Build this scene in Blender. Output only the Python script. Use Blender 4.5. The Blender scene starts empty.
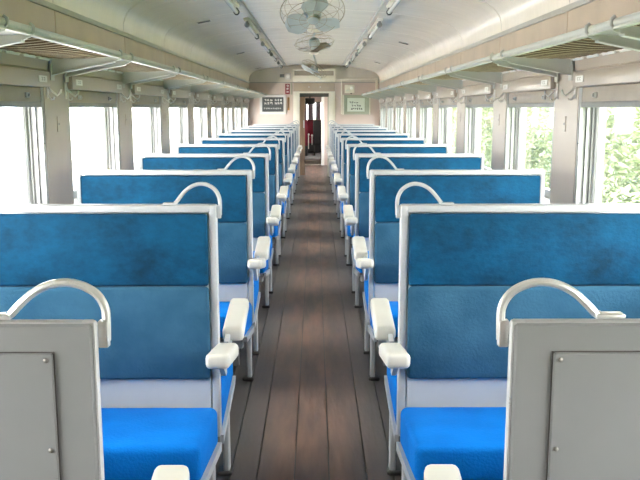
import bpy, bmesh, math, random
from mathutils import Vector, Matrix, Euler
random.seed(7)
SC = bpy.context.scene
COL = SC.collection
PI = math.pi

# ------------------------------------------------------------------ camera, sky, sun, exposure
CAM_Z = 1.339
cam_data = bpy.data.cameras.new('camera')
cam_data.sensor_width = 36.0
cam_data.lens = 800.5 / 640 * 36
cam_data.clip_end = 400
cam = bpy.data.objects.new('camera', cam_data)
COL.objects.link(cam)
cam.location = (0.015, -1.117, CAM_Z)
cam.rotation_euler = (PI / 2 - 0.1634, 0, -0.0062)
SC.camera = cam

world = bpy.data.worlds.new('sky'); SC.world = world
world.use_nodes = True
wn = world.node_tree.nodes; wl = world.node_tree.links
bg = wn['Background']
wtc = wn.new('ShaderNodeTexCoord'); wsep = wn.new('ShaderNodeSeparateXYZ')
wr = wn.new('ShaderNodeValToRGB')
wl.new(wtc.outputs['Generated'], wsep.inputs[0]); wl.new(wsep.outputs['Z'], wr.inputs[0])
wr.color_ramp.elements[0].position = 0.0; wr.color_ramp.elements[0].color = (1.0, 0.995, 0.98, 1)
wr.color_ramp.elements[1].position = 1.0; wr.color_ramp.elements[1].color = (0.90, 0.95, 1.0, 1)
wl.new(wr.outputs[0], bg.inputs['Color'])
bg.inputs['Strength'].default_value = 1.0

sun_d = bpy.data.lights.new('sun', 'SUN'); sun_d.energy = 3.0; sun_d.angle = 0.02; sun_d.color = (1, 0.96, 0.9)
sun = bpy.data.objects.new('sun', sun_d); COL.objects.link(sun)
SUN_TO = Vector((-0.13, -0.62, 1.0)).normalized()        # towards the sun: high, behind and slightly left
sun.rotation_euler = SUN_TO.to_track_quat('Z', 'Y').to_euler()
sun.location = (-10, 0, 20)

SC.view_settings.view_transform = 'Standard'
SC.view_settings.look = 'None'
SC.view_settings.exposure = 4.85
SC.view_settings.gamma = 1.0
SC.view_settings.use_curve_mapping = False
SC.cycles.use_denoising = True
SC.cycles.max_bounces = 14
SC.cycles.diffuse_bounces = 8
SC.cycles.glossy_bounces = 4
SC.cycles.transparent_max_bounces = 16
SC.cycles.sample_clamp_indirect = 8
SC.cycles.caustics_reflective = False
SC.cycles.caustics_refractive = False

# ------------------------------------------------------------------ materials
def mat(name, col, rough=0.5, var=0.0, scale=8.0, metal=0.0, bump=0.0, bscale=None, coat=0.0, sheen=0.0,
        stretch=(1, 1, 1), col2=None, spec=0.5, detail=4.0, lo=0.35, hi=0.65, nrough=0.5):
    m = bpy.data.materials.new(name); m.use_nodes = True
    nt = m.node_tree; b = nt.nodes['Principled BSDF']
    b.inputs['Roughness'].default_value = rough
    b.inputs['Metallic'].default_value = metal
    b.inputs['Specular IOR Level'].default_value = spec
    b.inputs['Coat Weight'].default_value = coat
    b.inputs['Sheen Weight'].default_value = sheen
    b.inputs['Sheen Roughness'].default_value = 0.4
    tc = nt.nodes.new('ShaderNodeTexCoord')
    mp = nt.nodes.new('ShaderNodeMapping'); mp.inputs['Scale'].default_value = stretch
    nt.links.new(tc.outputs['Object'], mp.inputs[0])
    nz = nt.nodes.new('ShaderNodeTexNoise'); nz.inputs['Scale'].default_value = scale; nz.inputs['Detail'].default_value = detail; nz.inputs['Roughness'].default_value = nrough
    nt.links.new(mp.outputs[0], nz.inputs['Vector'])
    rp = nt.nodes.new('ShaderNodeValToRGB')
    c2 = col2 if col2 else tuple(max(0, c * (1 - var)) for c in col)
    rp.color_ramp.elements[0].position = lo; rp.color_ramp.elements[0].color = (*c2, 1)
    rp.color_ramp.elements[1].position = hi; rp.color_ramp.elements[1].color = (*col, 1)
    nt.links.new(nz.outputs['Fac'], rp.inputs[0]); nt.links.new(rp.outputs[0], b.inputs['Base Color'])
    if bump:
        n2 = nt.nodes.new('ShaderNodeTexNoise'); n2.inputs['Scale'].default_value = bscale or scale * 6
        n2.inputs['Detail'].default_value = 3
        nt.links.new(mp.outputs[0], n2.inputs['Vector'])
        bp = nt.nodes.new('ShaderNodeBump'); bp.inputs['Strength'].default_value = bump; bp.inputs['Distance'].default_value = 0.02
        nt.links.new(n2.outputs['Fac'], bp.inputs['Height']); nt.links.new(bp.outputs[0], b.inputs['Normal'])
    return m

M = {}
M['wall'] = mat('beige_paint', (0.44, 0.366, 0.296), 0.32, 0.06, 3, bump=0.05, bscale=5)
M['frieze'] = mat('tan_board', (0.50, 0.395, 0.30), 0.4, 0.14, 4, bump=0.05, bscale=4)
M['ceiling'] = mat('white_gloss_paint', (0.87, 0.80, 0.71), 0.25, 0.05, 2.5, bump=0.22, bscale=3.2, stretch=(0.6, 1.6, 1))
M['trim'] = mat('grey_trim_paint', (0.40, 0.38, 0.34), 0.4, 0.1, 6)
M['cream'] = mat('cream_paint', (0.80, 0.74, 0.63), 0.35, 0.08, 6)
M['endwall'] = mat('pink_beige_paint', (0.62, 0.49, 0.43), 0.4, 0.08, 3)
M['rack'] = mat('pale_green_grey_paint', (0.50, 0.50, 0.45), 0.3, 0.08, 6)
M['frame'] = mat('pale_grey_paint', (0.47, 0.475, 0.485), 0.35, 0.06, 9)
M['backgrey'] = mat('grey_metal_paint', (0.215, 0.217, 0.22), 0.38, 0.07, 5, bump=0.03, bscale=14)
M['chip'] = mat('chipped_edge_paint', (0.40, 0.40, 0.405), 0.4, 0.0, 60, col2=(0.16, 0.13, 0.11), lo=0.27, hi=0.33)
M['chrome'] = mat('brushed_aluminium', (0.72, 0.72, 0.70), 0.3, 0.1, 20, metal=0.55)
M['vinyl'] = mat('ivory_vinyl', (0.70, 0.665, 0.595), 0.28, 0.05, 10)
M['velvet'] = mat('blue_velvet', (0.0, 0.072, 0.160), 0.8, var=0.0, scale=3.6, nrough=0.72, sheen=0.08, spec=0.2, col2=(0.0, 0.020, 0.046), stretch=(1.0, 1, 1.5), detail=10, lo=0.33, hi=0.64, bump=0.15, bscale=60)
M['moquette'] = mat('faded_blue_moquette', (0.034, 0.112, 0.185), 0.85, 0.0, 7, sheen=0.1, spec=0.2, col2=(0.018, 0.078, 0.14), detail=8, bump=0.2, bscale=120)
M['cushion'] = mat('bright_blue_moquette', (0.0, 0.18, 0.62), 0.85, 0.0, 5, sheen=0.0, spec=0.15, col2=(0.0, 0.145, 0.53), detail=6, bump=0.2, bscale=120)
M['dark'] = mat('dark_metal', (0.06, 0.055, 0.05), 0.5, 0.2, 10)
M['screw'] = mat('screw_steel', (0.35, 0.34, 0.32), 0.35, 0.2, 30, metal=0.7)
M['gasket'] = mat('sash_grey', (0.24, 0.235, 0.23), 0.4, 0.1, 8)
M['sash'] = mat('aluminium_sash', (0.44, 0.435, 0.425), 0.35, 0.08, 8, metal=0.2)
M['shade'] = mat('roller_shade_cloth', (0.38, 0.325, 0.265), 0.6, 0.08, 12)
M['archpaint'] = mat('arch_cream_paint', (0.66, 0.60, 0.51), 0.4, 0.06, 4)
M['net'] = mat('brown_netting_cord', (0.13, 0.078, 0.038), 0.8, 0.2, 30)
M['cord'] = mat('pale_cord', (0.62, 0.52, 0.37), 0.7, 0.1, 30)
M['fan'] = mat('fan_blade_grey', (0.40, 0.43, 0.42), 0.4, 0.08, 8)
M['fan_unlit'] = mat('fan_blade_unlit', (0.27, 0.20, 0.14), 0.45, 0.15, 8)  # brown stands for unlit blade backs: shade put into the colour
M['wire'] = mat('fan_cage_wire', (0.33, 0.28, 0.20), 0.4, 0.2, 30)
M['tube'] = mat('lamp_tube_glass', (0.85, 0.84, 0.80), 0.2, 0.03, 8)
M['wood'] = mat('brown_door_wood', (0.36, 0.235, 0.15), 0.45, 0.25, 6, stretch=(6, 6, 0.6))
M['amber'] = mat('orange_wood', (0.42, 0.19, 0.05), 0.4, 0.2, 9, stretch=(4, 4, 1))
M['red'] = mat('sign_red', (0.24, 0.02, 0.03), 0.4, 0.1, 8)
M['white'] = mat('sign_white', (0.82, 0.80, 0.76), 0.5, 0.04, 8)
M['posterdark'] = mat('poster_charcoal', (0.07, 0.075, 0.075), 0.45, 0.2, 5)
M['paper'] = mat('poster_paper', (0.76, 0.78, 0.70), 0.6, 0.04, 4)
M['ink'] = mat('ink_black', (0.04, 0.05, 0.045), 0.6)
M['silver'] = mat('silver_frame', (0.66, 0.63, 0.60), 0.35, 0.08, 8)
M['greenframe'] = mat('green_grey_frame', (0.42, 0.43, 0.33), 0.45, 0.1, 8)
M['redseat'] = mat('dark_red_moquette', (0.22, 0.012, 0.03), 0.8, 0.3, 6)
M['blackseat'] = mat('black_vinyl', (0.018, 0.016, 0.017), 0.5, 0.2, 8)
M['greyfloor'] = mat('grey_linoleum', (0.16, 0.16, 0.155), 0.5, 0.25, 6)
M['curtain'] = mat('white_curtain', (0.45, 0.42, 0.46), 0.8, 0.08, 12)
M['bark'] = mat('bark', (0.24, 0.19, 0.14), 0.9, 0.3, 6, stretch=(3, 3, 0.5))
M['gravel'] = mat('pale_concrete_yard', (0.44, 0.43, 0.41), 0.9, 0.12, 1.5)
M['grass'] = mat('rough_grass', (0.10, 0.15, 0.045), 0.95, 0.4, 1.2)
M['roof'] = mat('roof_steel', (0.20, 0.21, 0.22), 0.6, 0.1, 2)

def leaf_mat(name, c1, c2):
    m = mat(name, c1, 0.6, 0, 2.2, col2=c2, lo=0.3, hi=0.7)
    nt = m.node_tree; b = nt.nodes['Principled BSDF']
    tr = nt.nodes.new('ShaderNodeBsdfTranslucent'); mx = nt.nodes.new('ShaderNodeMixShader'); mx.inputs[0].default_value = 0.4
    rp = [n for n in nt.nodes if n.type == 'VALTORGB'][0]
    nt.links.new(rp.outputs[0], tr.inputs['Color'])
    nt.links.new(b.outputs[0], mx.inputs[1]); nt.links.new(tr.outputs[0], mx.inputs[2])
    nt.links.new(mx.outputs[0], nt.nodes['Material Output'].inputs[0])
    return m
M['leaf'] = leaf_mat('leaf_green', (0.085, 0.105, 0.045), (0.05, 0.07, 0.03))
M['leaf2'] = leaf_mat('leaf_yellow_green', (0.13, 0.14, 0.068), (0.07, 0.09, 0.04))

def glass_mat():
    m = bpy.data.materials.new('window_glass'); m.use_nodes = True
    nt = m.node_tree; nt.nodes.remove(nt.nodes['Principled BSDF'])
    t = nt.nodes.new('ShaderNodeBsdfTransparent'); t.inputs[0].default_value = (0.96, 0.975, 0.965, 1)
    g = nt.nodes.new('ShaderNodeBsdfGlossy'); g.inputs['Roughness'].default_value = 0.03
    lw = nt.nodes.new('ShaderNodeLayerWeight')
    pw = nt.nodes.new('ShaderNodeMath'); pw.operation = 'POWER'; pw.inputs[1].default_value = 5.0
    fr = nt.nodes.new('ShaderNodeMath'); fr.operation = 'MULTIPLY_ADD'; fr.inputs[1].default_value = 0.6; fr.inputs[2].default_value = 0.03
    nt.links.new(lw.outputs['Facing'], pw.inputs[0]); nt.links.new(pw.outputs[0], fr.inputs[0])
    mx = nt.nodes.new('ShaderNodeMixShader')
    nt.links.new(fr.outputs[0], mx.inputs[0]); nt.links.new(t.outputs[0], mx.inputs[1]); nt.links.new(g.outputs[0], mx.inputs[2])
    tl = nt.nodes.new('ShaderNodeBsdfTranslucent'); tl.inputs[0].default_value = (0.95, 0.93, 0.88, 1)   # dust film on the panes, added to haze and lighten the view
    m2 = nt.nodes.new('ShaderNodeMixShader'); m2.inputs[0].default_value = 0.006
    nt.links.new(mx.outputs[0], m2.inputs[1]); nt.links.new(tl.outputs[0], m2.inputs[2])
    nt.links.new(m2.outputs[0], nt.nodes['Material Output'].inputs[0])
    return m
M['glass'] = glass_mat()

def floor_mat():
    # bare boards: worn reddish brown where people walk, grey and dusty towards the seats
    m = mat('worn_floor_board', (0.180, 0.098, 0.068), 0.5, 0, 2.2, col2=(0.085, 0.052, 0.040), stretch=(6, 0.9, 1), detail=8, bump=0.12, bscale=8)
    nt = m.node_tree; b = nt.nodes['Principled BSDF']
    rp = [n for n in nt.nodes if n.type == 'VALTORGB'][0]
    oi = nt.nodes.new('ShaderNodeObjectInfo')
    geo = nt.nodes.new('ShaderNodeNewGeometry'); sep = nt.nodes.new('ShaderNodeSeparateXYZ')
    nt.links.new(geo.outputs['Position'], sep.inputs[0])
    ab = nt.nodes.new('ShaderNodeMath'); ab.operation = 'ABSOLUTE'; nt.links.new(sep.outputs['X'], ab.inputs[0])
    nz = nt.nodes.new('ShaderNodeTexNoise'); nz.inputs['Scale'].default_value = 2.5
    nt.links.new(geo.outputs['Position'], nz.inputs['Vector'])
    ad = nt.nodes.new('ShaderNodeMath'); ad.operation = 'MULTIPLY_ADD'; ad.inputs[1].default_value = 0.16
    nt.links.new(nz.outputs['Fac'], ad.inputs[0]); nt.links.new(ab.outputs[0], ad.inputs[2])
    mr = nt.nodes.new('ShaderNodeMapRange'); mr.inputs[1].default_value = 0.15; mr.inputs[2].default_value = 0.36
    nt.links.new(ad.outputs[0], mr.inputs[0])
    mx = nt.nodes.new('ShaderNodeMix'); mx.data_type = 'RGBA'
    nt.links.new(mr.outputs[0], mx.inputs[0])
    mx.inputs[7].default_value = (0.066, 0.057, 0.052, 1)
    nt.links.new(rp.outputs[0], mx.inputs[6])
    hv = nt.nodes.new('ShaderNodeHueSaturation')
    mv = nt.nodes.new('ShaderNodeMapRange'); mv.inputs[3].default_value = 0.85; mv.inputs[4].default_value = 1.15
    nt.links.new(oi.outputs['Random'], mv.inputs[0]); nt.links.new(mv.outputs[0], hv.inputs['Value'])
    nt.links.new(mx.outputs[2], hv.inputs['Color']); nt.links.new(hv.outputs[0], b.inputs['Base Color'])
    return m
M['floor'] = floor_mat()

# ------------------------------------------------------------------ mesh helpers
class MB:
    """collects shapes that become ONE mesh"""
    def __init__(self): self.v = []; self.f = []
    def add(self, vs, fs):
        n = len(self.v); self.v += [tuple(p) for p in vs]; self.f += [tuple(i + n for i in f) for f in fs]; return self
    def box(self, x0, x1, y0, y1, z0, z1, T=None):
        x0, x1 = min(x0, x1), max(x0, x1); y0, y1 = min(y0, y1), max(y0, y1); z0, z1 = min(z0, z1), max(z0, z1)
        vs = [Vector(p) for p in ((x0,y0,z0),(x1,y0,z0),(x1,y1,z0),(x0,y1,z0),(x0,y0,z1),(x1,y0,z1),(x1,y1,z1),(x0,y1,z1))]
        if T is not None: vs = [T @ p for p in vs]
        return self.add(vs, [(0,3,2,1),(4,5,6,7),(0,1,5,4),(1,2,6,5),(2,3,7,6),(3,0,4,7)])
    def rbox(self, x0, x1, y0, y1, z0, z1, r=0.01, seg=2, T=None, deform=None):
        bm = bmesh.new(); bmesh.ops.create_cube(bm, size=1)
        for v in bm.verts:
            v.co = Vector(((x0+x1)/2 + v.co.x*abs(x1-x0), (y0+y1)/2 + v.co.y*abs(y1-y0), (z0+z1)/2 + v.co.z*abs(z1-z0)))
        bmesh.ops.bevel(bm, geom=bm.edges[:], offset=r, segments=seg, profile=0.5, affect='EDGES')
        if deform:
            for v in bm.verts: v.co = deform(v.co)
        if T is not None: bm.transform(T)
        bm.verts.index_update()
        self.add([v.co.copy() for v in bm.verts], [[v.index for v in f.verts] for f in bm.faces]); bm.free()
        return self
    def tube(self, pts, r, n=8, cap=True, closed=False, rs=None):
        pts = [Vector(p) for p in pts]; N = len(pts); rings = []
        up = None
        for i, p in enumerate(pts):
            a = pts[(i-1) % N] if closed else pts[max(i-1, 0)]
            b = pts[(i+1) % N] if closed else pts[min(i+1, N-1)]
            t = (b - a).normalized()
            if up is None:
                up = Vector((0,0,1)) if abs(t.z) < 0.9 else Vector((1,0,0))
            s = t.cross(up).normalized(); u = s.cross(t).normalized(); up = u
            rr = rs[i] if rs else r
            rings.append([p + s*rr*math.cos(2*PI*k/n) + u*rr*math.sin(2*PI*k/n) for k in range(n)])
        vs = [q for R in rings for q in R]; fs = []
        for i in range(N if closed else N-1):
            j = (i+1) % N
            for k in range(n):
                l = (k+1) % n; fs.append((i*n+k, i*n+l, j*n+l, j*n+k))
        if cap and not closed:
            fs.append(tuple(range(n-1, -1, -1))); fs.append(tuple(range((N-1)*n, N*n)))
        return self.add(vs, fs)
    def lathe(self, prof, c, axis=(0,0,1), n=20):
        q = Vector((0,0,1)).rotation_difference(Vector(axis).normalized()); c = Vector(c); vs = []; fs = []
        for (r, z) in prof:
            for k in range(n):
                vs.append(c + q @ Vector((r*math.cos(2*PI*k/n), r*math.sin(2*PI*k/n), z)))
        for i in range(len(prof)-1):
            for k in range(n):
                l = (k+1) % n; fs.append((i*n+k, i*n+l, (i+1)*n+l, (i+1)*n+k))
        fs.append(tuple(range(n-1, -1, -1))); fs.append(tuple(range((len(prof)-1)*n, len(prof)*n)))
        return self.add(vs, fs)
    def prism(self, poly, x0, x1, ax=0):
        """poly of (p, q) extruded along axis ax (0: polygon in y,z; 1: in x,z; 2: in x,y)"""
        def pt(a, p, q): return {0: (a, p, q), 1: (p, a, q), 2: (p, q, a)}[ax]
        n = len(poly); vs = [pt(x0, *p) for p in poly] + [pt(x1, *p) for p in poly]
        fs = [tuple(range(n-1, -1, -1)), tuple(range(n, 2*n))] + [(i, (i+1) % n, n+(i+1) % n, n+i) for i in range(n)]
        return self.add(vs, fs)
    def build(self, name, m, parent=None, smooth=0.6, fix=True):
        me = bpy.data.meshes.new(name); me.from_pydata(self.v, [], self.f)
        if fix:
            bm = bmesh.new(); bm.from_mesh(me); bmesh.ops.recalc_face_normals(bm, faces=bm.faces[:]); bm.to_mesh(me); bm.free()
        me.materials.append(m)
        if smooth:
            me.shade_smooth(); me.set_sharp_from_angle(angle=smooth)
        me.update()
        o = bpy.data.objects.new(name, me); COL.objects.link(o)
        if parent is not None: o.parent = parent
        return o

def tag(o, label=None, cat=None, group=None, kind=None):
    if label: o['label'] = label
    if cat: o['category'] = cat
    if group: o['group'] = group
    if kind: o['kind'] = kind
    return o
def empty(name, loc=(0,0,0)):
    o = bpy.data.objects.new(name, None); o.empty_display_size = 0.1; COL.objects.link(o); o.location = loc; return o
def link_copy(o, parent=None, loc=None):
    c = o.copy(); COL.objects.link(c)
    if parent is not None: c.parent = parent
    if loc is not None: c.location = loc
    return c
def copy_tree(o, parent=None):
    c = link_copy(o, parent)
    for ch in list(o.children): copy_tree(ch, c)
    return c

P = 1.47            # pitch of the seat bays
Y_BACK = -2.60      # wall behind the camera
Y_END = 14.80       # end bulkhead
HW = 1.28           # half width of the saloon
Z0, Z1 = 0.80, 1.437   # window opening
BAYS = list(range(-1, 10))
OFF = 0.03
SIDES = ((-1, 'left'), (1, 'right'))
ORD = ['first', 'second', 'third', 'fourth', 'fifth', 'sixth', 'seventh', 'eighth', 'ninth', 'tenth', 'eleventh', 'twelfth']

# ------------------------------------------------------------------ floor
floor = MB().box(-HW-0.1, HW+0.1, Y_BACK, 18.6, -0.12, -0.014).build('floor', M['dark'])
tag(floor, 'worn brown wooden plank floor down the aisle', 'floor', kind='structure')
edges = [-1.28, -1.16, -1.03, -0.90, -0.77, -0.64, -0.52, -0.40, -0.30, -0.20, -0.062, 0.066, 0.205, 0.305, 0.40, 0.52, 0.64, 0.77, 0.90, 1.03, 1.16, 1.28]
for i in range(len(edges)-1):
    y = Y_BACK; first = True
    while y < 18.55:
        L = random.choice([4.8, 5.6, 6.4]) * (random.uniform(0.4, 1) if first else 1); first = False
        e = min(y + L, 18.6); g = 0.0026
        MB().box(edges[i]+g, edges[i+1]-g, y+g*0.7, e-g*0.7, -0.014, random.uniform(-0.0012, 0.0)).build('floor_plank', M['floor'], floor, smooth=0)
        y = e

# ------------------------------------------------------------------ side walls, piers, headers, frieze, trim
def yb(k): return k*P + OFF          # centre of the pier k
PW = 0.19                            # half pier width
for s, side in SIDES:
    w = MB()
    w.box(s*HW, s*1.42, Y_BACK, Y_END, -0.1, Z0)
    w.box(s*HW, s*1.42, Y_BACK, Y_END, Z1, 1.95)
    w.box(s*HW, s*1.42, Y_BACK, yb(-1)+PW, Z0, Z1)
    for k in range(0, 11):
        w.box(s*HW, s*1.42, yb(k)-PW, min(yb(k)+PW, Y_END), Z0, Z1)
    w.box(s*HW, s*1.40, Y_END, 18.6, -0.1, 0.9); w.box(s*HW, s*1.40, Y_END, 18.6, 1.7, 2.3)
    w.box(s*HW, s*1.40, Y_END, 15.4, 0.9, 1.7); w.box(s*HW, s*1.40, 16.9, 18.6, 0.9, 1.7)
    wall = w.build('wall_' + side, M['wall'])
    tag(wall, 'beige painted %s side wall with window piers' % side, 'wall', kind='structure')
    for k in range(-1, 11):
        y0, y1 = yb(k) + 0.004, yb(k+1) - 0.004
        if k == 10: y0, y1 = yb(10)+0.004, Y_END
        if y1 - y0 > 0.1 or k < 10:
            MB().rbox(s*(HW-0.012), s*HW, y0, min(y1, Y_END), 1.60, 1.815, 0.004, 1).build('frieze_panel', M['frieze'], wall)
    for k in BAYS:
        y0, y1 = yb(k)+PW-0.01, yb(k+1)-PW+0.01
        MB().rbox(s*(HW-0.030), s*HW, y0, y1, 1.437, 1.508, 0.005, 2).build('header_plate', M['wall'], wall)
        MB().rbox(s*(HW-0.014), s*HW, y0-0.02, y1+0.02, 1.516, 1.572, 0.004, 1).build('header_rail', M['wall'], wall)
    for k in range(0, 11):
        # small bottle opener plate with a screw on the pier, and a pair of seat number plates on the header
        yc = yb(k)
        pl = MB().rbox(s*(HW-0.004), s*HW, yc-0.02, yc+0.02, 1.22, 1.30, 0.002, 1).build('opener_plate', M['wall'], wall)
        MB().lathe([(0.006, 0), (0.005, 0.003)], (s*(HW-0.004), yc, 1.26), (-s, 0, 0), 8).build('screw', M['screw'], pl)
    for k in BAYS:
        for yy in (yb(k)+PW+0.10, yb(k+1)-PW-0.10):
            np_ = MB().rbox(s*(HW-0.034), s*(HW-0.030), yy-0.055, yy+0.055, 1.458, 1.488, 0.001, 1).build('seat_number_plate', M['white'], wall)
            q = MB()
            for dy in (-0.016, 0.014):
                q.box(s*(HW-0.0348), s*(HW-0.034), yy+dy-0.008, yy+dy+0.008, 1.466, 1.469); q.box(s*(HW-0.0348), s*(HW-0.034), yy+dy-0.008, yy+dy+0.008, 1.478, 1.481)
                q.box(s*(HW-0.0348), s*(HW-0.034), yy+dy+0.004, yy+dy+0.008, 1.466, 1.481)
            q.build('numeral', M['trim'], np_)['kind'] = 'stuff'
    tr = MB().rbox(s*(HW-0.022), s*HW, Y_BACK, Y_END, 1.812, 1.842, 0.006, 2).build('trim_1' if s < 0 else 'trim_2', M['trim'])
    tag(tr, 'grey trim strip above the tan panels on the %s side' % side, 'trim', kind='structure')

# ------------------------------------------------------------------ windows
def make_window(s):
    y0, y1 = -P/2+PW, P/2-PW
    root = empty('window_1')
    f = MB()          # jamb frame: outer ring + grooved track fins
    f.box(s*1.283, s*1.40, y0, y0+0.012, Z0, Z1); f.box(s*1.283, s*1.40, y1-0.012, y1, Z0, Z1)
    f.box(s*1.26, s*1.41, y0, y1, Z0-0.0, Z0+0.03)
    f.box(s*1.345, s*1.40, y0, y1, Z1-0.02, Z1)
    for yj, d in ((y0+0.012, 1), (y1-0.012, -1)):
        for xo in (1.285, 1.318, 1.345):
            f.box(s*xo, s*(xo+0.010), yj, yj+d*0.018, Z0+0.03, Z1)
    f.build('window_frame', M['sash'], root, smooth=0)
    g = MB()
    for yj, d in ((y0+0.012, 1), (y1-0.012, -1)):
        g.box(s*1.297, s*1.316, yj, yj+d*0.006, Z0+0.03, Z1); g.box(s*1.330, s*1.343, yj, yj+d*0.006, Z0+0.03, Z1)
    g.build('track_groove', M['gasket'], root, smooth=0)
    sh = MB()          # sash
    a, b, c, e = y0+0.014, y1-0.014, Z0+0.03, Z1-0.02
    sh.rbox(s*1.356, s*1.384, a, a+0.045, c, e, 0.004, 1); sh.rbox(s*1.356, s*1.384, b-0.045, b, c, e, 0.004, 1)
    sh.rbox(s*1.356, s*1.384, a+0.04, b-0.04, c, c+0.045, 0.004, 1); sh.rbox(s*1.356, s*1.384, a+0.04, b-0.04, e-0.045, e, 0.004, 1)
    sash = sh.build('sash', M['sash'], root)
    k = MB()
    for yj in (a+0.045, b-0.051): k.box(s*1.362, s*1.378, yj, yj+0.006, c+0.04, e-0.04)
    k.build('gasket', M['gasket'], sash, smooth=0)
    MB().box(s*1.368, s*1.372, a+0.04, b-0.04, c+0.04, e-0.04).build('pane', M['glass'], sash, smooth=0)
    bx = MB().rbox(s*1.288, s*1.335, y0+0.014, y1-0.014, 1.366, Z1-0.001, 0.005, 2).build('shade_box', M['shade'], root)
    MB().rbox(s*1.286, s*1.338, y0+0.014, y1-0.014, 1.342, 1.368, 0.004, 2).build('shade_bar', M['gasket'], root)
    for yk in (y0+0.22, y1-0.22):
        MB().rbox(s*1.278, s*1.288, yk-0.022, yk+0.022, 1.385, 1.41, 0.004, 2).lathe([(0.008, 0), (0.006, 0.008)], (s*1.278, yk, 1.397), (-s, 0, 0), 10).build('shade_clip', M['sash'], bx)
    for zz in (1.17,):
        for yj, d in ((y0+0.012, 1), (y1-0.012, -1)):
            MB().lathe([(0.008, 0), (0.006, 0.012)], (s*1.291, yj, zz), (0, d, 0), 10).build('latch_pin', M['dark'], root)
    return root
num = 1
for s, side in SIDES:
    proto = make_window(s)
    for i, k in enumerate(BAYS):
        o = proto if i == 0 else copy_tree(proto)
        o.name = 'window_%d' % num; num += 1
        o.location = (0, yb(k) + P/2, 0)
        tag(o, '%s window from the camera in the %s side wall, with its shade rolled up' % (ORD[i], side), 'window', 'windows of the %s wall' % side, 'structure')

# ------------------------------------------------------------------ ceiling
PROF = [(1.275, 1.840), (1.272, 1.90), (1.258, 1.95), (1.225, 1.995), (1.16, 2.035), (1.07, 2.065), (0.95, 2.092), (0.75, 2.125), (0.5, 2.150), (0.25, 2.165), (0, 2.17)]
full = [(-x, z) for x, z in PROF] + [(x, z) for x, z in reversed(PROF[:-1])]
r = MB()
outer = [(x*1.03, z + 0.10) for x, z in full]
n = len(full)
vs = [(x, Y_BACK, z+0.015) for x, z in full] + [(x, 18.6, z+0.015) for x, z in full]
vs += [(x*1.14, Y_BACK, z+0.13) for x, z in full] + [(x*1.14, 18.6, z+0.13) for x, z in full]
fs = []
for i in range(n-1):
    fs.append((i, i+1, n+i+1, n+i)); fs.append((2*n+i, 3*n+i, 3*n+i+1, 2*n+i+1))
fs += [(0, n, 3*n, 2*n), (n-1, 3*n-1, 4*n-1, 2*n-1)]
r.add(vs, fs)
r.box(-1.50, -1.29, Y_BACK, 18.6, 1.86, 2.02); r.box(1.29, 1.50, Y_BACK, 18.6, 1.86, 2.02)
ceil = r.build('ceiling', M['gasket'], smooth=0.9)
tag(ceil, 'arched glossy white ceiling of the carriage', 'ceiling', kind='structure')
ys = [Y_BACK] + [yb(k) for k in range(-1, 11)] 
ys[-1] = Y_END
for a, b in zip(ys[:-1], ys[1:]):
    q = MB(); ny = 3
    g = 0.006
    for lay in (0, 0.012):
        vv = []
        for j in range(ny+1):
            yy = a+g + (b-a-2*g)*j/ny
            vv += [(x, yy, z + lay) for x, z in full]
        q.add(vv, [(j*n+i, j*n+i+1, (j+1)*n+i+1, (j+1)*n+i) for j in range(ny) for i in range(n-1)])
    N = n*(ny+1)
    for j in (0, ny):
        q.f += [(j*n+i, j*n+i+1, N+j*n+i+1, N+j*n+i) for i in range(n-1)]
    q.build('ceiling_panel', M['ceiling'], ceil, smooth=0.9)
# vents: slotted grilles let into the ceiling
def zceil(x):
    x = abs(x)
    for (xa, za), (xb, zb) in zip(PROF[:-1], PROF[1:]):
        if xb <= x <= xa: return za + (zb-za)*(xa-x)/(xa-xb)
    return 2.17
for (x, y) in ((-0.96, 2.2), (-0.96, 6.15), (-1.0, 10.1), (-1.04, 14.1), (1.03, 4.2), (1.03, 8.3), (1.03, 12.25)):
    sgn = 1 if x > 0 else -1
    za, zb = zceil(x-0.06), zceil(x+0.06); ang = math.atan2(zb-za, 0.12)
    T = Matrix.Translation((x, y, zceil(x)-0.003)) @ Matrix.Rotation(-ang, 4, 'Y')
    v = MB().box(-0.062, 0.062, -0.05, 0.05, -0.001, 0.004, T).build('vent_slot', M['trim'], ceil, smooth=0)
    q = MB()
    for dy in (-0.03, -0.01, 0.01, 0.03): q.box(-0.055, 0.055, dy-0.006, dy+0.006, -0.0025, 0.0, T)
    q.build('vent_louvre', M['dark'], v, smooth=0)

# ------------------------------------------------------------------ end bulkhead, back wall
w = MB()
w.box(-HW, -0.29, Y_END, Y_END+0.05, 0, 1.97); w.box(0.29, HW, Y_END, Y_END+0.05, 0, 1.97); w.box(-0.29, 0.29, Y_END, Y_END+0.05, 1.63, 1.97)
wall_end = w.build('wall_end', M['endwall'], smooth=0)
tag(wall_end, 'pinkish beige end wall around the open doorway', 'wall', kind='structure')
q = MB(); poly = [(x, z) for x, z in full]
q.prism([(-1.275, 1.83)] + poly + [(1.275, 1.83)], Y_END-0.012, Y_END+0.05, 1)
q.build('arch_board', M['archpaint'], wall_end, smooth=0)
MB().rbox(-1.27, 1.27, Y_END-0.02, Y_END-0.011, 1.822, 1.838, 0.003, 1).build('picture_rail', M['trim'], wall_end)
wb = MB().box(-1.4, 1.4, Y_BACK-0.06, Y_BACK, -0.1, 2.25).build('wall_back', M['endwall'], smooth=0)
tag(wb, 'beige wall closing the carriage behind the camera', 'wall', kind='structure')
fr = MB()
fr.rbox(-0.41, -0.285, Y_END-0.022, Y_END+0.055, 0, 1.64, 0.006, 2); fr.rbox(0.285, 0.41, Y_END-0.022, Y_END+0.055, 0, 1.64, 0.006, 2)
fr.rbox(-0.41, 0.41, Y_END-0.022, Y_END+0.055, 1.625, 1.66, 0.006, 2)
door = empty('door_1', (0, 0, 0))
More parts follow.
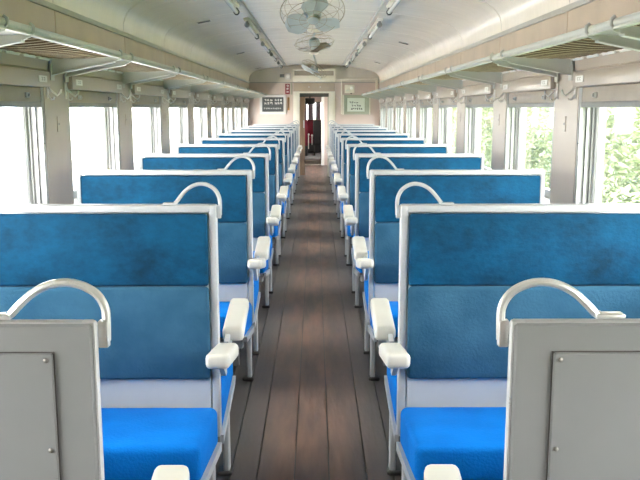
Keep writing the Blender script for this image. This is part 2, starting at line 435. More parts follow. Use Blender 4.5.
tag(door, 'open doorway with cream jambs leading to the next carriage', 'door', kind='structure')
fr.build('door_frame', M['cream'], door)
MB().rbox(-0.285, 0.285, Y_END+0.0, Y_END+0.05, 1.555, 1.627, 0.004, 1).build('dark_header', M['dark'], door)  # dark band across the top of the doorway
lf = MB().rbox(-0.80, -0.185, Y_END+0.056, Y_END+0.09, 0.02, 1.56, 0.004, 1).build('door_leaf', M['wood'], door)
MB().rbox(-0.215, -0.195, Y_END+0.04, Y_END+0.056, 0.95, 1.10, 0.003, 2).build('pull_handle', M['chrome'], lf)
MB().rbox(0.262, 0.286, Y_END+0.0, Y_END+0.05, 0.0, 1.56, 0.003, 1).build('door_stop', M['greenframe'], door)
pn = MB().rbox(-0.40, 0.40, Y_END-0.016, Y_END, 1.665, 1.818, 0.004, 1).build('lintel_panel', M['frieze'], door)
for x in (-0.10, 0.12):
    MB().lathe([(0.014, 0), (0.010, 0.010)], (x, Y_END-0.016, 1.745), (0, -1, 0), 10).build('lintel_stud', M['silver'], door)

# header box above the door
hb = empty('header_box', (0, Y_END-0.02, 1.84))
tag(hb, 'cream box with a recessed tan panel above the doorway', 'box')
q = MB(); q.rbox(-0.41, 0.41, -0.24, 0.0, 0.0, 0.115, 0.008, 2); q.rbox(-0.41, 0.41, -0.24, 0.0, 0.205, 0.245, 0.008, 2)
q.rbox(-0.41, -0.375, -0.24, 0.0, 0.1, 0.22, 0.006, 2); q.rbox(0.375, 0.41, -0.24, 0.0, 0.1, 0.22, 0.006, 2)
q.build('box_body', M['cream'], hb)
MB().box(-0.378, 0.378, -0.215, -0.01, 0.11, 0.21).build('box_panel', M['shade'], hb, smooth=0)

def px(u): return 0.015 + (u - 315) * 0.01988
def pz(v): return CAM_Z + (108 - v) * 0.01988
YE = Y_END
# conduit duct to the right, elbow down
q = MB(); q.rbox(0.41, 1.24, YE-0.06, YE-0.012, 1.872, 1.915, 0.008, 2); q.rbox(1.195, 1.24, YE-0.06, YE-0.012, 1.60, 1.90, 0.008, 2)
tag(q.build('cable_duct', M['cream']), 'cream cable duct along the end wall, bending down at the right corner', 'duct')
q = MB(); q.tube([(0.535, YE-0.012, 1.869), (0.535, YE-0.012, 1.60), (0.535, YE-0.012, 1.22)], 0.010, 8)
tag(q.build('conduit', M['cream']), 'thin cream conduit running down beside the white notice', 'conduit')
# control box right
cb = empty('control_box', (px(349), YE, pz(93.5)))
tag(cb, 'beige wall box with a round white dial above the white notice', 'control box')
MB().rbox(-0.095, 0.095, -0.07, 0, 0, 0.16, 0.01, 2).build('box_body', M['cream'], cb)
MB().lathe([(0.034, 0), (0.034, 0.006), (0.028, 0.012)], (0.04, -0.07, 0.095), (0, -1, 0), 16).build('dial', M['white'], cb)
MB().rbox(-0.075, -0.01, -0.074, -0.07, 0.035, 0.06, 0.001, 1).build('name_plate', M['paper'], cb)
MB().lathe([(0.016, 0), (0.012, 0.02)], (0.03, -0.04, 0.0), (0, 0, -1), 10).build('knob', M['dark'], cb)
# small boxes left
bz = empty('buzzer_box', (px(288.7), YE, pz(80.5)))
tag(bz, 'small cream wall box with a round face left of the header box', 'buzzer')
MB().rbox(-0.05, 0.05, -0.06, -0.012, 0, 0.125, 0.008, 2).build('box_body', M['silver'], bz)
MB().lathe([(0.036, 0), (0.036, 0.005), (0.028, 0.008)], (0, -0.06, 0.065), (0, -1, 0), 16).build('round_face', M['white'], bz)
pl = MB().rbox(px(280.6), px(285.0), YE-0.022, YE-0.012, pz(78.4), pz(75.4), 0.002, 1)
tag(pl.build('wall_plate', M['gasket']), 'small grey plate on the cream arch beside the round-faced box', 'plate')
def strokes(cells, y, th, seed, dens=5):
    """little brush marks that stand for lettering too blurred to read"""
    rnd = random.Random(seed); q = MB()
    for (x, z, w, h) in cells:
        for i in range(dens):
            if rnd.random() < 0.55:
                zz = z + h*rnd.uniform(0.08, 0.85); a = rnd.uniform(0, 0.3)*w; q.box(x+a, x+w*rnd.uniform(0.6, 0.95), y-0.002, y, zz, zz+th)
            else:
                xx = x + w*rnd.uniform(0.1, 0.8); a = rnd.uniform(0, 0.3)*h; q.box(xx, xx+th, y-0.002, y, z+a, z+h*rnd.uniform(0.6, 0.95))
    return q
rs = empty('red_sign')
tag(rs, 'narrow red sign with white characters above the orange strip', 'sign')
MB().rbox(px(285.8), px(290.2), YE-0.015, YE, pz(94.6), pz(84.6), 0.003, 1).build('sign_board', M['red'], rs)
cc = [(px(286.8), pz(93.4) + i*0.058, 0.050, 0.046) for i in range(3)]
strokes(cc, YE-0.0152, 0.009, 3, 6).build('lettering', M['white'], rs, smooth=0)['kind'] = 'stuff'
tag(MB().rbox(px(291.1), px(292.6), YE-0.03, YE, pz(95), pz(83.8), 0.003, 1).build('hanging_bar', M['greenframe']), 'dark green-grey upright bar between red sign and door jamb', 'bar')
th = empty('thermometer')
tag(th, 'narrow orange-brown wooden wall strip below the red sign', 'thermometer')
MB().rbox(px(287.9), px(289.9), YE-0.016, YE, pz(110.2), pz(97.6), 0.006, 2).build('wood_board', M['amber'], th)
MB().tube([(px(288.9), YE-0.018, pz(108.5)), (px(288.9), YE-0.018, pz(99))], 0.005, 6).build('glass_tube', M['dark'], th)
def settle(root, x, z):
    """put the root of a wall-hung thing at its own place on the wall"""
    d = Vector((x, YE, z)); root.location = d
    for c in root.children:
        c.data.transform(Matrix.Translation(-d))
settle(rs, px(288), pz(94.6)); settle(th, px(288.9), pz(110.2))
# framed notices
def ring(q, x0, x1, z0, z1, t, y0, y1):
    q.rbox(x0, x0+t, y0, y1, z0, z1, 0.004, 1); q.rbox(x1-t, x1, y0, y1, z0, z1, 0.004, 1)
    q.rbox(x0+t*0.9, x1-t*0.9, y0, y1, z0, z0+t, 0.004, 1); q.rbox(x0+t*0.9, x1-t*0.9, y0, y1, z1-t, z1, 0.004, 1)
    return q
nl = empty('dark_notice')
tag(nl, 'dark poster with pale lettering in a silver frame left of the doorway', 'poster')
ring(MB(), px(260.6), px(286.6), pz(114), pz(95), 0.050, YE-0.03, YE).build('notice_frame', M['silver'], nl)
MB().box(px(262.5), px(285), YE-0.012, YE-0.002, pz(112.5), pz(97)).build('poster_sheet', M['posterdark'], nl, smooth=0)
cells = []
for zz, hh in ((pz(104.7), 0.050), (pz(101.6), 0.050)):
    cells += [(px(264.8)+i*0.060, zz, 0.052, hh) for i in range(3)] + [(px(275.2)+i*0.052, zz, 0.048, hh) for i in range(3)]
strokes(cells, YE-0.0122, 0.008, 5, 7).build('heading', M['white'], nl, smooth=0)['kind'] = 'stuff'
cells = [(px(264.6)+i*0.0345, pz(109.3), 0.030, 0.034) for i in range(10)]
strokes(cells, YE-0.0122, 0.005, 8, 5).build('lettering', M['white'], nl, smooth=0)['kind'] = 'stuff'
nr = empty('white_notice')
tag(nr, 'white notice with three lines of dark lettering in a green-grey frame', 'poster')
ring(MB(), px(343.6), px(368.2), pz(114.2), pz(95.5), 0.055, YE-0.03, YE).build('notice_frame', M['greenframe'], nr)
MB().box(px(345), px(367), YE-0.010, YE-0.002, pz(113), pz(96.5)).build('mount_board', M['greenframe'], nr, smooth=0)
MB().box(px(346.8), px(364), YE-0.014, YE-0.010, pz(111.4), pz(98.0)).build('poster_sheet', M['paper'], nr, smooth=0)
cells = [(px(349.0)+i*0.040, pz(103.6), 0.034, 0.044) for i in range(2)] + [(px(353.6)+i*0.03, pz(103.4), 0.022, 0.020) for i in range(3)]
cells += [(px(351.0)+i*0.050, pz(106.6), 0.036, 0.034) for i in range(4)]
cells += [(px(350.4)+i*0.038, pz(109.8), 0.034, 0.040) for i in range(6)]
strokes(cells, YE-0.0142, 0.008, 11, 4).build('lettering', M['ink'], nr, smooth=0)['kind'] = 'stuff'
for u in (342.2, 368.4): MB().rbox(px(u), px(u+1.2), YE-0.035, YE, pz(114.5), pz(95.0), 0.003, 1).build('notice_rail', M['cream'], nr)
settle(nl, px(273.6), pz(114)); settle(nr, px(356), pz(114.2))

# ------------------------------------------------------------------ vestibule and next carriage, seen through the doorway
w = MB(); yv = 17.9
w.box(-1.28, -0.235, yv, yv+0.06, 0, 2.2); w.box(0.20, 1.28, yv, yv+0.06, 0, 2.2); w.box(-0.235, 0.20, yv, yv+0.06, 1.60, 2.2)
wv = w.build('wall_vestibule', M['endwall'], smooth=0); tag(wv, 'beige vestibule wall with the gangway opening', 'wall', kind='structure')
MB().rbox(0.165, 0.235, yv-0.03, yv+0.09, 0.0, 1.62, 0.006, 2).build('gangway_jamb', M['white'], wv)
MB().rbox(-0.27, -0.235, yv-0.03, yv+0.09, 0.0, 1.62, 0.006, 2).build('gangway_jamb', M['cream'], wv)
gp = MB().rbox(-0.5, 0.5, 18.0, 19.6, -0.02, 0.012, 0.004, 1).build('gangway_plate', M['cream'])
tag(gp, 'pale threshold plate in the gangway between the carriages', 'plate', kind='structure')
q = MB(); q.box(-0.62, -0.56, 17.96, 19.6, 0, 2.1); q.box(0.56, 0.62, 17.96, 19.6, 0, 2.1); q.box(-0.62, 0.62, 17.96, 19.6, 2.1, 2.15)
tag(q.build('wall_gangway', M['blackseat'], smooth=0), 'dark gangway bellows between the carriages', 'gangway', kind='structure')
YN = 24.0
fl2 = MB().box(-1.35, 1.35, 19.6, YN+0.1, -0.1, 0.0).build('floor_next_carriage', M['greyfloor'], smooth=0); tag(fl2, 'grey floor of the next carriage', 'floor', kind='structure')
q = MB()
for s in (-1, 1):
    q.box(s*1.30, s*1.40, 19.6, YN, 0, 0.85); q.box(s*1.30, s*1.40, 19.6, YN, 1.55, 2.2)
    q.box(s*1.30, s*1.40, 19.6, 20.9, 0.85, 1.55); q.box(s*1.30, s*1.40, 21.5, 24.0, 0.85, 1.55)
q.box(-1.4, 1.4, 19.6, YN, 2.2, 2.26); q.box(-1.4, -0.45, 19.6, 19.66, 0, 2.2); q.box(0.45, 1.4, 19.6, 19.66, 0, 2.2)
q.box(-1.4, 1.4, YN, YN+0.08, 0, 0.9); q.box(-1.4, 1.4, YN, YN+0.08, 1.50, 2.2)
for a, b in ((-1.4, -0.42), (-0.02, 0.03), (0.44, 1.4)): q.box(a, b, YN, YN+0.08, 0.9, 1.5)
wn2 = q.build('wall_next_carriage', M['endwall'], smooth=0); tag(wn2, 'pink wall of the next carriage with windows', 'wall', kind='structure')
for a, b in ((-0.42, -0.23), (-0.21, -0.03), (0.035, 0.20), (0.23, 0.44)):
    vs = []; fs = []; nn = 24
    for lay in (0.0, 0.004):
        for i in range(nn+1):
            x = a + (b-a)*i/nn; yy = YN-0.05 + 0.014*math.sin(i*1.9) + lay; vs += [(x, yy, 0.92), (x, yy, 1.50)]
    m_ = 2*(nn+1)
    for l in (0, 1): fs += [(l*m_+2*i, l*m_+2*i+2, l*m_+2*i+3, l*m_+2*i+1) for i in range(nn)]
    MB().add(vs, fs).build('curtain', M['curtain'], wn2, fix=False)
MB().tube([(-0.45, YN-0.05, 1.515), (0.45, YN-0.05, 1.515)], 0.012, 8).build('curtain_rail', M['dark'], wn2)
rb = empty('red_bench', (-0.02, YN-0.5, 0)); tag(rb, 'dark red moquette bench in the next carriage, seen through the doorway', 'bench')
MB().rbox(-0.5, 0.5, 0.28, 0.42, 0.42, 0.98, 0.04, 3).build('backrest', M['redseat'], rb)
MB().rbox(-0.5, 0.5, -0.2, 0.3, 0.28, 0.44, 0.04, 3).build('seat', M['redseat'], rb)
MB().rbox(-0.48, 0.48, -0.15, 0.38, 0.0, 0.28, 0.01, 1).build('base', M['blackseat'], rb)
bs = empty('black_chair', (0.13, 21.9, 0)); tag(bs, 'black high-backed seat in the next carriage, seen through the doorway', 'seat')
MB().rbox(-0.17, 0.20, -0.05, 0.06, 0.32, 1.0, 0.03, 3).build('backrest', M['blackseat'], bs)
MB().rbox(-0.17, 0.20, 0.05, 0.45, 0.28, 0.42, 0.03, 3).build('seat', M['blackseat'], bs)
for x in (-0.13, 0.16): MB().rbox(x-0.02, x+0.02, 0.0, 0.4, 0, 0.30, 0.005, 1).build('leg', M['dark'], bs)
for x in (-0.20,): MB().rbox(x-0.025, x+0.025, -0.02, 0.34, 0.54, 0.58, 0.012, 2).rbox(x-0.012, x+0.012, 0.0, 0.03, 0.3, 0.55, 0.004, 1).build('armrest', M['vinyl'], bs)
sc_ = empty('red_chair', (-0.24, 21.6, 0)); tag(sc_, 'narrow red seat with white armrest left of the black seat', 'seat')
MB().rbox(-0.19, 0.05, -0.05, 0.05, 0.36, 0.98, 0.03, 3).build('backrest', M['redseat'], sc_)
MB().rbox(-0.19, 0.05, 0.04, 0.42, 0.28, 0.42, 0.03, 3).build('seat', M['redseat'], sc_)
MB().rbox(-0.17, 0.04, 0.0, 0.38, 0.0, 0.28, 0.01, 1).build('base', M['blackseat'], sc_)
MB().rbox(0.055, 0.10, -0.06, 0.28, 0.58, 0.62, 0.012, 2).rbox(0.06, 0.085, -0.05, -0.02, 0.2, 0.59, 0.004, 1).build('armrest', M['vinyl'], sc_)
tv = empty('ceiling_screen', (-0.12, 20.6, 1.44)); tag(tv, 'black box hung from the ceiling just beyond the doorway', 'screen')
MB().rbox(-0.13, 0.13, -0.08, 0.10, 0, 0.16, 0.02, 2).build('screen_case', M['blackseat'], tv)
MB().tube([(0, 0, 0.14), (0, 0, 0.76)], 0.02, 8).build('hanger', M['dark'], tv)

# ------------------------------------------------------------------ benches
PART_LABEL = {'headrest_pad': 'dark teal-blue velvet upper pad', 'backrest_pad': 'paler smooth blue lower back pad', 'seat_cushion': 'bright blue seat cushion',
              'armrest': 'ivory vinyl armrest', 'grab_handle': 'hooped pale metal grab handle', 'access_panel': 'screwed grey access panel'}
A, B, T = 0.299, 1.185, 1.03
def make_bench(s, kind):
    """kind: both (double sided), first (grey steel back towards the camera), last (against the end wall)"""
    x0 = 0.74
    root = empty('bench')
    def X(u): return s*(u - x0)
    def rb(q, u0, u1, y0, y1, z0, z1, r=0.006, seg=2, **k):
        a, b = sorted((X(u0), X(u1))); return q.rbox(a, b, y0, y1, z0, z1, r, seg, **k)
    fm = M['chip'] if kind == 'first' else M['frame']
    th = 0.023; tb = -0.004 if kind == 'first' else th
    q = MB()
    rb(q, A, A+0.025, -th, tb, 0.24, T, 0.006, 2); rb(q, B-0.025, B, -th, tb, 0.24, T, 0.006, 2)
    rb(q, A+0.015, B-0.015, -th, tb, T-0.025, T, 0.006, 2)
    q.build('back_frame', fm, root)
    q = MB(); rb(q, A+0.029, B-0.029, -0.022, -0.006 if kind == 'first' else 0.022, 0.26, T-0.029, 0.003, 1)
    q.build('back_plate', M['frame'] if kind != 'first' else M['backgrey'], root)
    q = MB(); rb(q, A+0.08, B-0.04, -0.012, 0.012, 0.0, 0.262, 0.002, 1)  # panel added below the seats to block light and band the floor
    q.build('light_block_panel', M['backgrey'], root)
    sides = {'both': (-1, 1), 'first': (1,), 'last': (-1,)}[kind]
    sh_ = 0.028 if kind == 'first' else 0.0
    for d in sides:
        def pad(z0, z1, t, r, m, name):
            q = MB(); a, b = sorted((d*0.020 - sh_, d*t - sh_)); rb(q, A+0.026, B-0.026, a, b, z0, z1, r, 3); q.build(name, m, root)
        pad(0.765, T-0.026, 0.040, 0.012, M['velvet'], 'headrest_pad')
        pad(0.450, 0.765, 0.046, 0.014, M['moquette'], 'backrest_pad')
        q = MB()
        def slope(co, d=d):
            t = (abs(co.y) - 0.05) / 0.43
            bulge = 0.008*math.sin(PI*min(max((abs(co.y)-0.05)/0.42, 0), 1)) if co.z > 0.3 else 0
            return Vector((co.x, co.y, co.z + 0.065*t*(1 if co.z < 0.28 else 0.65) + bulge))
        # cushion: subdivided rounded block that rises towards its front edge
        a, b = sorted((d*0.045, d*0.465))
        bm = bmesh.new(); bmesh.ops.create_grid(bm, x_segments=1, y_segments=1, size=1); bm.free()
        rb(q, A+0.004, B-0.004, a, b, 0.222, 0.360, 0.024, 4, deform=slope)
        q.build('seat_cushion', M['cushion'], root)
        # slanted seat rail under the cushion edge, on the aisle and on the wall side
        for u, nm in ((A-0.004, 'seat_rail'), (B-0.010, 'seat_rail')):
            pts = [(d*0.03, 0.195), (d*0.45, 0.262), (d*0.465, 0.29), (d*0.45, 0.288), (d*0.03, 0.226)]
            a_, b_ = sorted((X(u), X(u+0.014)))
            MB().prism(pts, a_, b_, 0).build(nm, M['frame'], root)
        for u in (A-0.004, B-0.02):
            q = MB(); y = d*0.215
            rb(q, u, u+0.024, y-0.020, y+0.020, 0.012, 0.245, 0.005, 1)
            lg = q.build('leg', M['frame'], root)
            q = MB(); rb(q, u-0.008, u+0.045, y-0.030, y+0.030, 0.0, 0.016, 0.004, 1)
            q.build('foot_plate', M['dark'], lg)
        # stretcher beam along the front of the seat
        q = MB(); y = d*0.40; rb(q, A+0.02, B-0.02, y-0.015, y+0.015, 0.22, 0.262, 0.004, 1); q.build('front_beam', M['frame'], root)
        # armrest on the aisle side, tilted up towards its tip
        q = MB(); a, b = sorted((d*0.085, d*0.355))
        def tilt(co, d=d):
            t = (abs(co.y) - 0.055) / 0.295
            wd = 1 - 0.10*max(0, t-0.75)*4*0.4
            cx = X(0.265)
            z = co.z + 0.050*t
            if co.z < 0.56: z += 0.008*max(0, t-0.6)
            return Vector((cx + (co.x-cx)*wd, co.y, z))
        rb(q, 0.226, 0.300, a, b, 0.536, 0.586, 0.015, 3, deform=tilt)
        ar = q.build('armrest', M['vinyl'], root)
        a_, b_ = sorted((X(0.272), X(0.288)))
        MB().prism([(d*0.03, 0.47), (d*0.06, 0.47), (d*0.19, 0.568), (d*0.19, 0.59), (d*0.03, 0.56)], a_, b_, 0).build('armrest_bracket', M['frame'], ar)
    if kind == 'first':
        # pressed steel back: border sheet and a screwed access panel
        q = MB(); rb(q, A+0.004, B-0.004, -0.027, -0.020, 0.20, T-0.003, 0.004, 1); q.build('back_sheet', M['backgrey'], root)
        q = MB(); rb(q, A+0.062, B-0.062, -0.0335, -0.027, 0.30, T-0.046, 0.002, 1)
        ap = q.build('access_panel', M['backgrey'], root)
        q = MB(); rb(q, A+0.0602, B-0.0602, -0.0282, -0.0268, 0.298, T-0.0442, 0.0005, 1); q.build('panel_joint', M['dark'], root)
        for z in (T-0.056, T-0.195, T-0.335, T-0.475, T-0.60):
            for u in (A+0.071, B-0.071):
                MB().lathe([(0.0042, 0), (0.0038, 0.0015), (0.002, 0.0025)], (X(u), -0.0335, z), (0, -1, 0), 10).build('screw', M['screw'], ap)
    # hooped grab handle over the aisle corner
    pts = [(0.289, T-0.035), (0.288, T), (0.290, T+0.022), (0.300, T+0.044), (0.316, T+0.058), (0.336, T+0.066), (0.357, T+0.066), (0.378, T+0.059), (0.398, T+0.045), (0.415, T+0.026), (0.430, T+0.007), (0.436, T+0.004)]
    def cr(i, t):
        p = [Vector(pts[min(max(i+k, 0), len(pts)-1)]) for k in (-1, 0, 1, 2)]
        return 0.5*((2*p[1]) + (p[2]-p[0])*t + (2*p[0]-5*p[1]+4*p[2]-p[3])*t*t + (3*p[1]-p[0]-3*p[2]+p[3])*t**3)
    sp = [cr(i, k/3) for i in range(len(pts)-1) for k in range(3)] + [Vector(pts[-1])]
    if kind == 'first': sp = [Vector((p.x, T + (p.y-T)*(0.80 if p.y > T else 1))) for p in sp]
    q = MB().tube([(X(u), 0, z) for u, z in sp], 0.0065, 10)
    rb(q, 0.428, 0.472, -0.011, 0.011, T-0.001, T+0.006, 0.002, 2)
    rb(q, 0.285, A+0.001, -0.0075, 0.0075, T-0.045, T-0.004, 0.002, 2)
    q.build('grab_handle', M['chrome'] if kind == 'first' else M['frame'], root)
    for c in root.children:
        n_ = c.name.split('.')[0]
        if n_ in PART_LABEL: c['label'] = PART_LABEL[n_]
    return root, x0
for s, side in SIDES:
    protos = {}
    for i in range(11):
        kind = 'first' if i == 0 else ('last' if i == 10 else 'both')
        if kind in protos: o = copy_tree(protos[kind])
        else: protos[kind], x0 = make_bench(s, kind); o = protos[kind]
        o.location = (s*(0.747 if i == 0 else 0.74) - (0.002 if i == 0 else 0.006), i*P + (0.046 if i == 0 else 0), 0)
        if i == 0: lab = 'grey steel-backed bench nearest the camera, %s of the aisle' % side
        elif i == 10: lab = 'blue bench against the end wall, %s of the aisle, farthest row' % side
        else: lab = 'blue plush double bench %s of the aisle, %s row behind the grey-backed bench' % (side, ORD[i-1])
        tag(o, lab, 'bench', 'benches along the %s of the aisle' % side)

# ------------------------------------------------------------------ luggage racks
RX, RZ = 0.94, 1.597
def net_mesh(s, y0, y1):
    q = MB(); L = y1 - y0; xa, xb = RX+0.005, HW-0.015
    def pt(t, y):     # sagging sheet between rail and wall
        return Vector((s*(xa+(xb-xa)*t), y, RZ-0.006 - 0.014*t - 0.008*math.sin(PI*t)*(0.6+0.4*math.sin(PI*(y-y0)/L))))
    step = 0.022; D = xb - xa
    def strand(ya, yb_):
        n_ = 6; pts = []
        for j in range(n_+1):
            t = j/n_; y = ya + (yb_-ya)*t
            if y0 <= y <= y1: pts.append(pt(t, y))
        if len(pts) > 1: q.tube(pts, 0.0021, 3, cap=False)
    y = y0 - D
    while y < y1:
        strand(y, y+D); strand(y+D, y); y += step
    return q, pt
for s, side in SIDES:
    rk = empty('luggage_rack', (0, 0, 0))
    tag(rk, 'grey luggage rack with brown netting over the %s windows' % side, 'luggage rack', 'overhead luggage racks')
    q = MB().tube([(s*RX, Y_BACK+0.05, RZ), (s*RX, Y_END-0.05, RZ)], 0.014, 12)
    q.box(s*(RX-0.012), s*(RX+0.012), Y_BACK+0.05, Y_END-0.05, RZ-0.019, RZ-0.012)
    q.build('front_rail', M['rack'], rk)
    MB().tube([(s*(HW-0.014), Y_BACK+0.05, RZ-0.018), (s*(HW-0.014), Y_END-0.05, RZ-0.018)], 0.008, 8).build('wall_rail', M['cream'], rk)
    brm = armm = None
    for k in range(-1, 11):
        yc = yb(k) + 0.02
        if yc + 0.19 > Y_END: yc = Y_END - 0.19
        if brm is None:
            q = MB()
            for dy in (-0.115, 0.115):   # two tapered arms joined by a top plate
                q.prism([(s*(HW-0.012), RZ-0.10), (s*(HW-0.012), RZ-0.024), (s*(RX+0.012), RZ-0.012), (s*(RX+0.006), RZ-0.030), (s*(RX+0.03), RZ-0.040)], dy-0.006, dy+0.006, 1)
                q.prism([(s*(HW-0.012), RZ-0.10), (s*(HW-0.012), RZ-0.093), (s*(RX+0.02), RZ-0.033), (s*(RX+0.02), RZ-0.040)], dy-0.018, dy+0.018, 1)
            q.prism([(s*(HW-0.012), RZ-0.028), (s*(HW-0.012), RZ-0.022), (s*(RX+0.012), RZ-0.010), (s*(RX+0.012), RZ-0.016)], -0.112, 0.112, 1)
            for dy in (-0.115, 0.115):
                q.tube([(s*(RX+0.02), dy, RZ-0.028), (s*(RX-0.004), dy, RZ-0.021), (s*(RX-0.018), dy, RZ-0.006), (s*(RX-0.017), dy, RZ+0.012), (s*(RX-0.006), dy, RZ+0.020)], 0.006, 6)
                q.rbox(*sorted((s*(HW-0.016), s*(HW-0.012))), dy-0.028, dy+0.028, RZ-0.125, RZ-0.02, 0.001, 1)
            o = q.build('rack_bracket', M['rack'], rk, smooth=0.5); brm = o
        else: o = link_copy(brm, rk)
        o.location = (0, yc, 0)
    q0, ptf = net_mesh(s, -P/2+0.12, P/2-0.12)
    nm = q0.build('net', M['net'], rk, smooth=0, fix=False); nm['kind'] = 'stuff'
    c = MB(); y = -P/2+0.14
    while y < P/2-0.13:
        c.tube([ptf(t, y + 0.03*t) + Vector((0, 0, -0.0030)) for t in (0, .25, .5, .75, 1)], 0.0012, 4, cap=False); y += 0.085
    cm = c.build('net_cord', M['cord'], rk, smooth=0); cm['kind'] = 'stuff'
    sc2 = MB(); y = -P/2+0.16
    while y < P/2-0.2:
        sc2.rbox(*sorted((s*(HW-0.022), s*(HW-0.014))), y, y+0.15, RZ-0.034, RZ-0.020, 0.003, 1); y += 0.20
    sm = sc2.build('net_clip_strip', M['white'], rk)
    for k in range(-1, 10):
        yc = yb(k) + P/2 + 0.02
        for i, src in enumerate((nm, cm, sm)):
            o = src if k == -1 else link_copy(src, rk); o.location = (0, yc, 0)

# ------------------------------------------------------------------ coat hooks on the piers
hook = None; cnt = {}
for s, side in SIDES:
    for k in range(0, 10):
        for d, nm in ((-1, 'near'), (1, 'far')):
            y = yb(k) + d*0.145
            root = empty('coat_hook', (s*HW, y, 1.40))
            q = MB().tube([(-s*0.004, 0, 0.055), (-s*0.012, d*0.0, 0.030), (-s*0.05, 0, -0.002), (-s*0.065, 0, 0.012), (-s*0.068, 0, 0.028)], 0.0048, 6)
            q.tube([(-s*0.006, 0, 0.0), (-s*0.02, 0, -0.022), (-s*0.032, 0, -0.018), (-s*0.035, 0, -0.008)], 0.0038, 6)
            q.build('hook_arm', M['silver'], root)
            MB().rbox(*sorted((-s*0.006, 0)), -0.012, 0.012, -0.015, 0.065, 0.002, 1).build('hook_plate', M['silver'], root)
            lab = 'metal coat hook on the %s edge of the %s %s window pier from the camera' % (nm, ORD[k], side)
            tag(root, lab, 'coat hook', 'coat hooks on the %s piers' % side)

# ------------------------------------------------------------------ ceiling lamps
def make_lamp(s):
    root = empty('ceiling_lamp')
    MB().rbox(-0.026, 0.026, 0.0, 1.32, -0.026, 0.0, 0.008, 2).build('lamp_base', M['cream'], root)
    MB().tube([(0, 0.05, -0.060), (0, 1.27, -0.060)], 0.017, 12).build('lamp_tube', M['tube'], root)
    for y in (0.04, 1.28):
        MB().rbox(-0.012, 0.012, y-0.018, y+0.018, -0.085, -0.028, 0.004, 2).lathe([(0.024, 0), (0.024, 0.03)], (0, y-0.015, -0.060), (0, 1, 0), 12).build('lamp_holder', M['dark'] if y > 1 else M['gasket'], root)
    return root
for s, side in SIDES:
    proto = make_lamp(s)
    ends = [0.95, 3.16, 5.36, 7.58, 9.78, 11.65, 13.8]
    for i, e in enumerate(ends):
        o = proto if i == 0 else copy_tree(proto)
        o.location = (s*0.60, e-1.32, zceil(0.6)-0.004)
        o.rotation_euler = (0, s*0.09, 0)
        tag(o, 'unlit tube lamp on the ceiling, %s of the %s row from the camera' % (ORD[i], side), 'lamp', 'ceiling lamps of the %s row' % side)
    q = MB().rbox(*sorted((s*0.536, s*0.550)), Y_BACK, Y_END-0.03, zceil(0.54)-0.016, zceil(0.54)+0.002, 0.004, 1)
    tag(q.build('wire_trunking', M['trim']), 'thin grey wire trunking beside the %s row of lamps' % side, 'trunking')

# ------------------------------------------------------------------ fans
def make_fan(y, x, axis, spin, blade_m, label, drop=0.16, R=0.215, CO=0.045):
    root = empty('ceiling_fan', (x, y, 2.165)); tag(root, label, 'fan', 'ceiling fans')
    ax = Vector(axis).normalized(); hub = Vector((0, 0, -drop)) + ax*0.04
    qn = Vector((0, 0, 1)).rotation_difference(ax)
    def W(p): return hub + qn @ Vector(p)
    MB().lathe([(0.075, 0), (0.075, 0.014), (0.05, 0.024), (0.03, 0.03)], (0, 0, 0.0), (0, 0, -1), 20).build('ceiling_mount', M['cream'], root)
    st = Vector((0, 0, -drop)) - ax*0.07
    MB().tube([(0, 0, -0.02), (0, 0, -0.05), st*0.7, st], 0.013, 10).build('stem', M['fan'], root)
    MB().lathe([(0.02, -0.10), (0.052, -0.085), (0.060, -0.05), (0.058, -0.02), (0.035, -0.005)], hub, ax, 20).build('motor_housing', M['fan'], root)
    MB().lathe([(0.024, -0.02), (0.044, -0.005), (0.046, 0.018), (0.036, 0.030), (0.010, 0.034)], hub, ax, 20).build('hub', M['fan'], root)
    for i in range(3):
        a0 = spin + i*2*PI/3; vs = []; fs = []; nr_, nc = 7, 6
        for lay in (0, 1):
            for j in range(nr_+1):
                t = j/nr_; r_ = 0.03 + t*(R-0.045)
                wd = (0.020 + 0.078*math.sin(min(1, t*1.25)*PI/2)) * (math.sqrt(max(0.0, 1-max(0, (t-0.72)/0.29)**2)) if t > 0.72 else 1)
                for k in range(nc+1):
                    u = -1 + 2*k/nc; aa = a0 + (u*wd)/max(r_, 0.06) + 0.10*t
                    vs.append(W((r_*math.cos(aa), r_*math.sin(aa), 0.012*u + 0.006 + lay*0.003)))
        m_ = (nr_+1)*(nc+1)
        for l in (0, 1):
            for j in range(nr_):
                for k in range(nc):
                    f = [l*m_+j*(nc+1)+k, l*m_+j*(nc+1)+k+1, l*m_+(j+1)*(nc+1)+k+1, l*m_+(j+1)*(nc+1)+k]
                    fs.append(f if l else f[::-1])
        MB().add(vs, fs).build('blade', blade_m, root, fix=False)
    q = MB()
    def circ(r_, z, rr=0.0018): q.tube([W((r_*math.cos(2*PI*i/36), r_*math.sin(2*PI*i/36), z - CO)) for i in range(36)], rr, 4, closed=True)
    circ(R, 0.0, 0.0032); circ(R*0.80, 0.055); circ(R*0.42, 0.068); circ(0.040, 0.070, 0.003); circ(R*0.85, -0.045)
    for i in range(12):
        a = 2*PI*i/12
        pr = [(0.03, 0.070), (R*0.42, 0.068), (R*0.80, 0.055), (R*0.95, 0.03), (R, 0.0), (R*0.94, -0.03), (R*0.80, -0.05), (R*0.4, -0.07), (0.05, -0.075)]
        q.tube([W((r_*math.cos(a+0.25*(1-r_/R)), r_*math.sin(a+0.25*(1-r_/R)), z - CO)) for r_, z in pr], 0.0014, 4, cap=False)
    q.build('cage', M['wire'], root)
make_fan(4.38, 0.0, (0.06, -0.55, -0.82), 1.60, M['fan'], 'nearest caged ceiling fan with grey blades tilted towards the camera', 0.20)
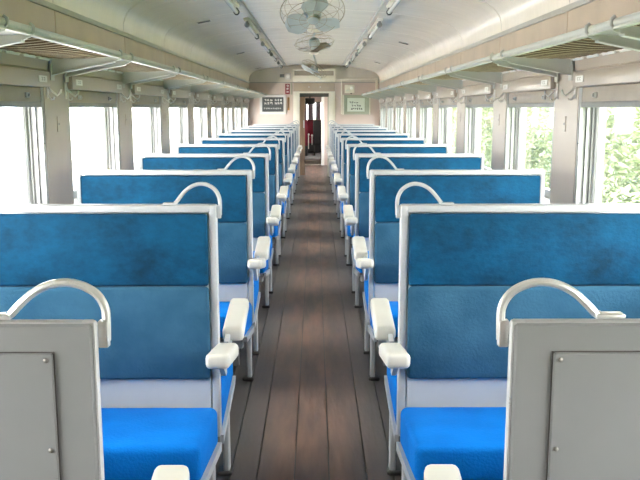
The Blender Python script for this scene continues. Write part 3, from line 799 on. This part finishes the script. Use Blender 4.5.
make_fan(7.7, 0.01, (0.12, 0.25, -0.95), 0.35, M['fan_unlit'], 'middle caged ceiling fan with blades tinted brown for shade', 0.14)
make_fan(11.3, 0.0, (-0.45, -0.15, -0.72), 0.9, M['fan'], 'farthest caged ceiling fan, blades tilted sideways above the header box', 0.24)

# ------------------------------------------------------------------ outside
GZ = -1.15
g1 = MB().box(-160, -1.2, -60, 220, GZ-0.2, GZ).build('gravel_yard', M['gravel'], smooth=0); tag(g1, 'pale sunlit yard outside the left windows', 'ground', kind='structure')
g2 = MB().box(-1.2, 160, -60, 220, GZ-0.2, GZ).build('grass_bank', M['grass'], smooth=0); tag(g2, 'rough grass outside the right windows', 'ground', kind='structure')
def leaves(nl, rad, seed, size):
    rnd = random.Random(seed); vs = []; fs = []
    blobs = [(Vector((rnd.gauss(0, rad[0]*0.5), rnd.gauss(0, rad[1]*0.5), rnd.uniform(-0.8, 0.8)*rad[2])), rnd.uniform(0.35, 0.6)) for _ in range(16)]
    for i in range(nl):
        c, r_ = rnd.choice(blobs)
        d = Vector((rnd.gauss(0, 1), rnd.gauss(0, 1), rnd.gauss(0, 1))).normalized() * (rnd.random()**0.4) * r_
        p = c + Vector((d.x*rad[0], d.y*rad[1], d.z*rad[2]))
        e = Euler((rnd.uniform(0, 6.3), rnd.uniform(-0.9, 0.9), rnd.uniform(0, 6.3))).to_matrix()
        l = size*rnd.uniform(0.6, 1.3); w = l*0.38
        b = len(vs)
        for q in ((-l, 0, 0), (-0.2*l, -w, 0.1*l), (l, 0, 0), (-0.2*l, w, 0.1*l)): vs.append(p + e @ Vector(q))
        fs += [(b, b+1, b+2), (b, b+2, b+3)]
    return vs, fs
protos = []
for t, (nl, rad, size, mm) in enumerate(((6500, (1.5, 1.5, 1.5), 0.075, 'leaf'), (6000, (1.6, 1.6, 1.9), 0.085, 'leaf2'))):
    vs, fs = leaves(nl, rad, 20+t, size)
    root = empty('leafy_tree')
    fo = MB().add(vs, fs).build('foliage', M[mm], root, smooth=0, fix=False); fo['kind'] = 'stuff'; fo.location = (0, 0, rad[2]*0.95)
    q = MB()
    q.tube([(0, 0, 0), (0.05, 0.03, 0.9), (-0.04, 0.05, 1.9), (0.02, 0, 3.0)], 0.06, 8, rs=[0.10, 0.085, 0.065, 0.03])
    for i in range(5):
        a = i*1.3; q.tube([(0, 0, 0.6+0.3*i), (0.5*math.cos(a), 0.5*math.sin(a), 1.1+0.3*i), (1.0*math.cos(a), 1.0*math.sin(a), 1.5+0.3*i)], 0.03, 6, rs=[0.018, 0.012, 0.005])
    q.build('trunk', M['bark'], root)
    protos.append(root)
rnd = random.Random(4); used = [False, False]
spots = []
for (x, y0, sc, dy) in ((4.9, 6.0, 0.95, 4.2), (10.0, 9.0, 1.3, 6.5), (16.5, 14.0, 1.9, 8.6)):
    y = y0
    while y < 70:
        spots.append((x + rnd.uniform(-0.25, 0.25), y, sc)); y += dy*rnd.uniform(1.0, 1.12)
for (x, y, sc) in spots:
    t = 0 if rnd.random() < 0.55 else 1
    if not used[t]: o = protos[t]; used[t] = True
    else: o = copy_tree(protos[t])
    o.location = (x, y, GZ); o.rotation_euler = (0, 0, rnd.uniform(0, 6.3)); k = sc*rnd.uniform(0.8, 1.1); o.scale = (k, k, k*rnd.uniform(0.85, 1.1))
    row = 'nearest the right-hand windows' if sc < 1 else ('behind the first row outside the right-hand windows' if sc < 1.5 else 'tall and far beyond the right-hand windows')
    tag(o, ('green leafy tree ' if t == 0 else 'yellow-green leafy tree ') + row, 'tree', ('green trees ' if t == 0 else 'yellow-green trees ') + row)
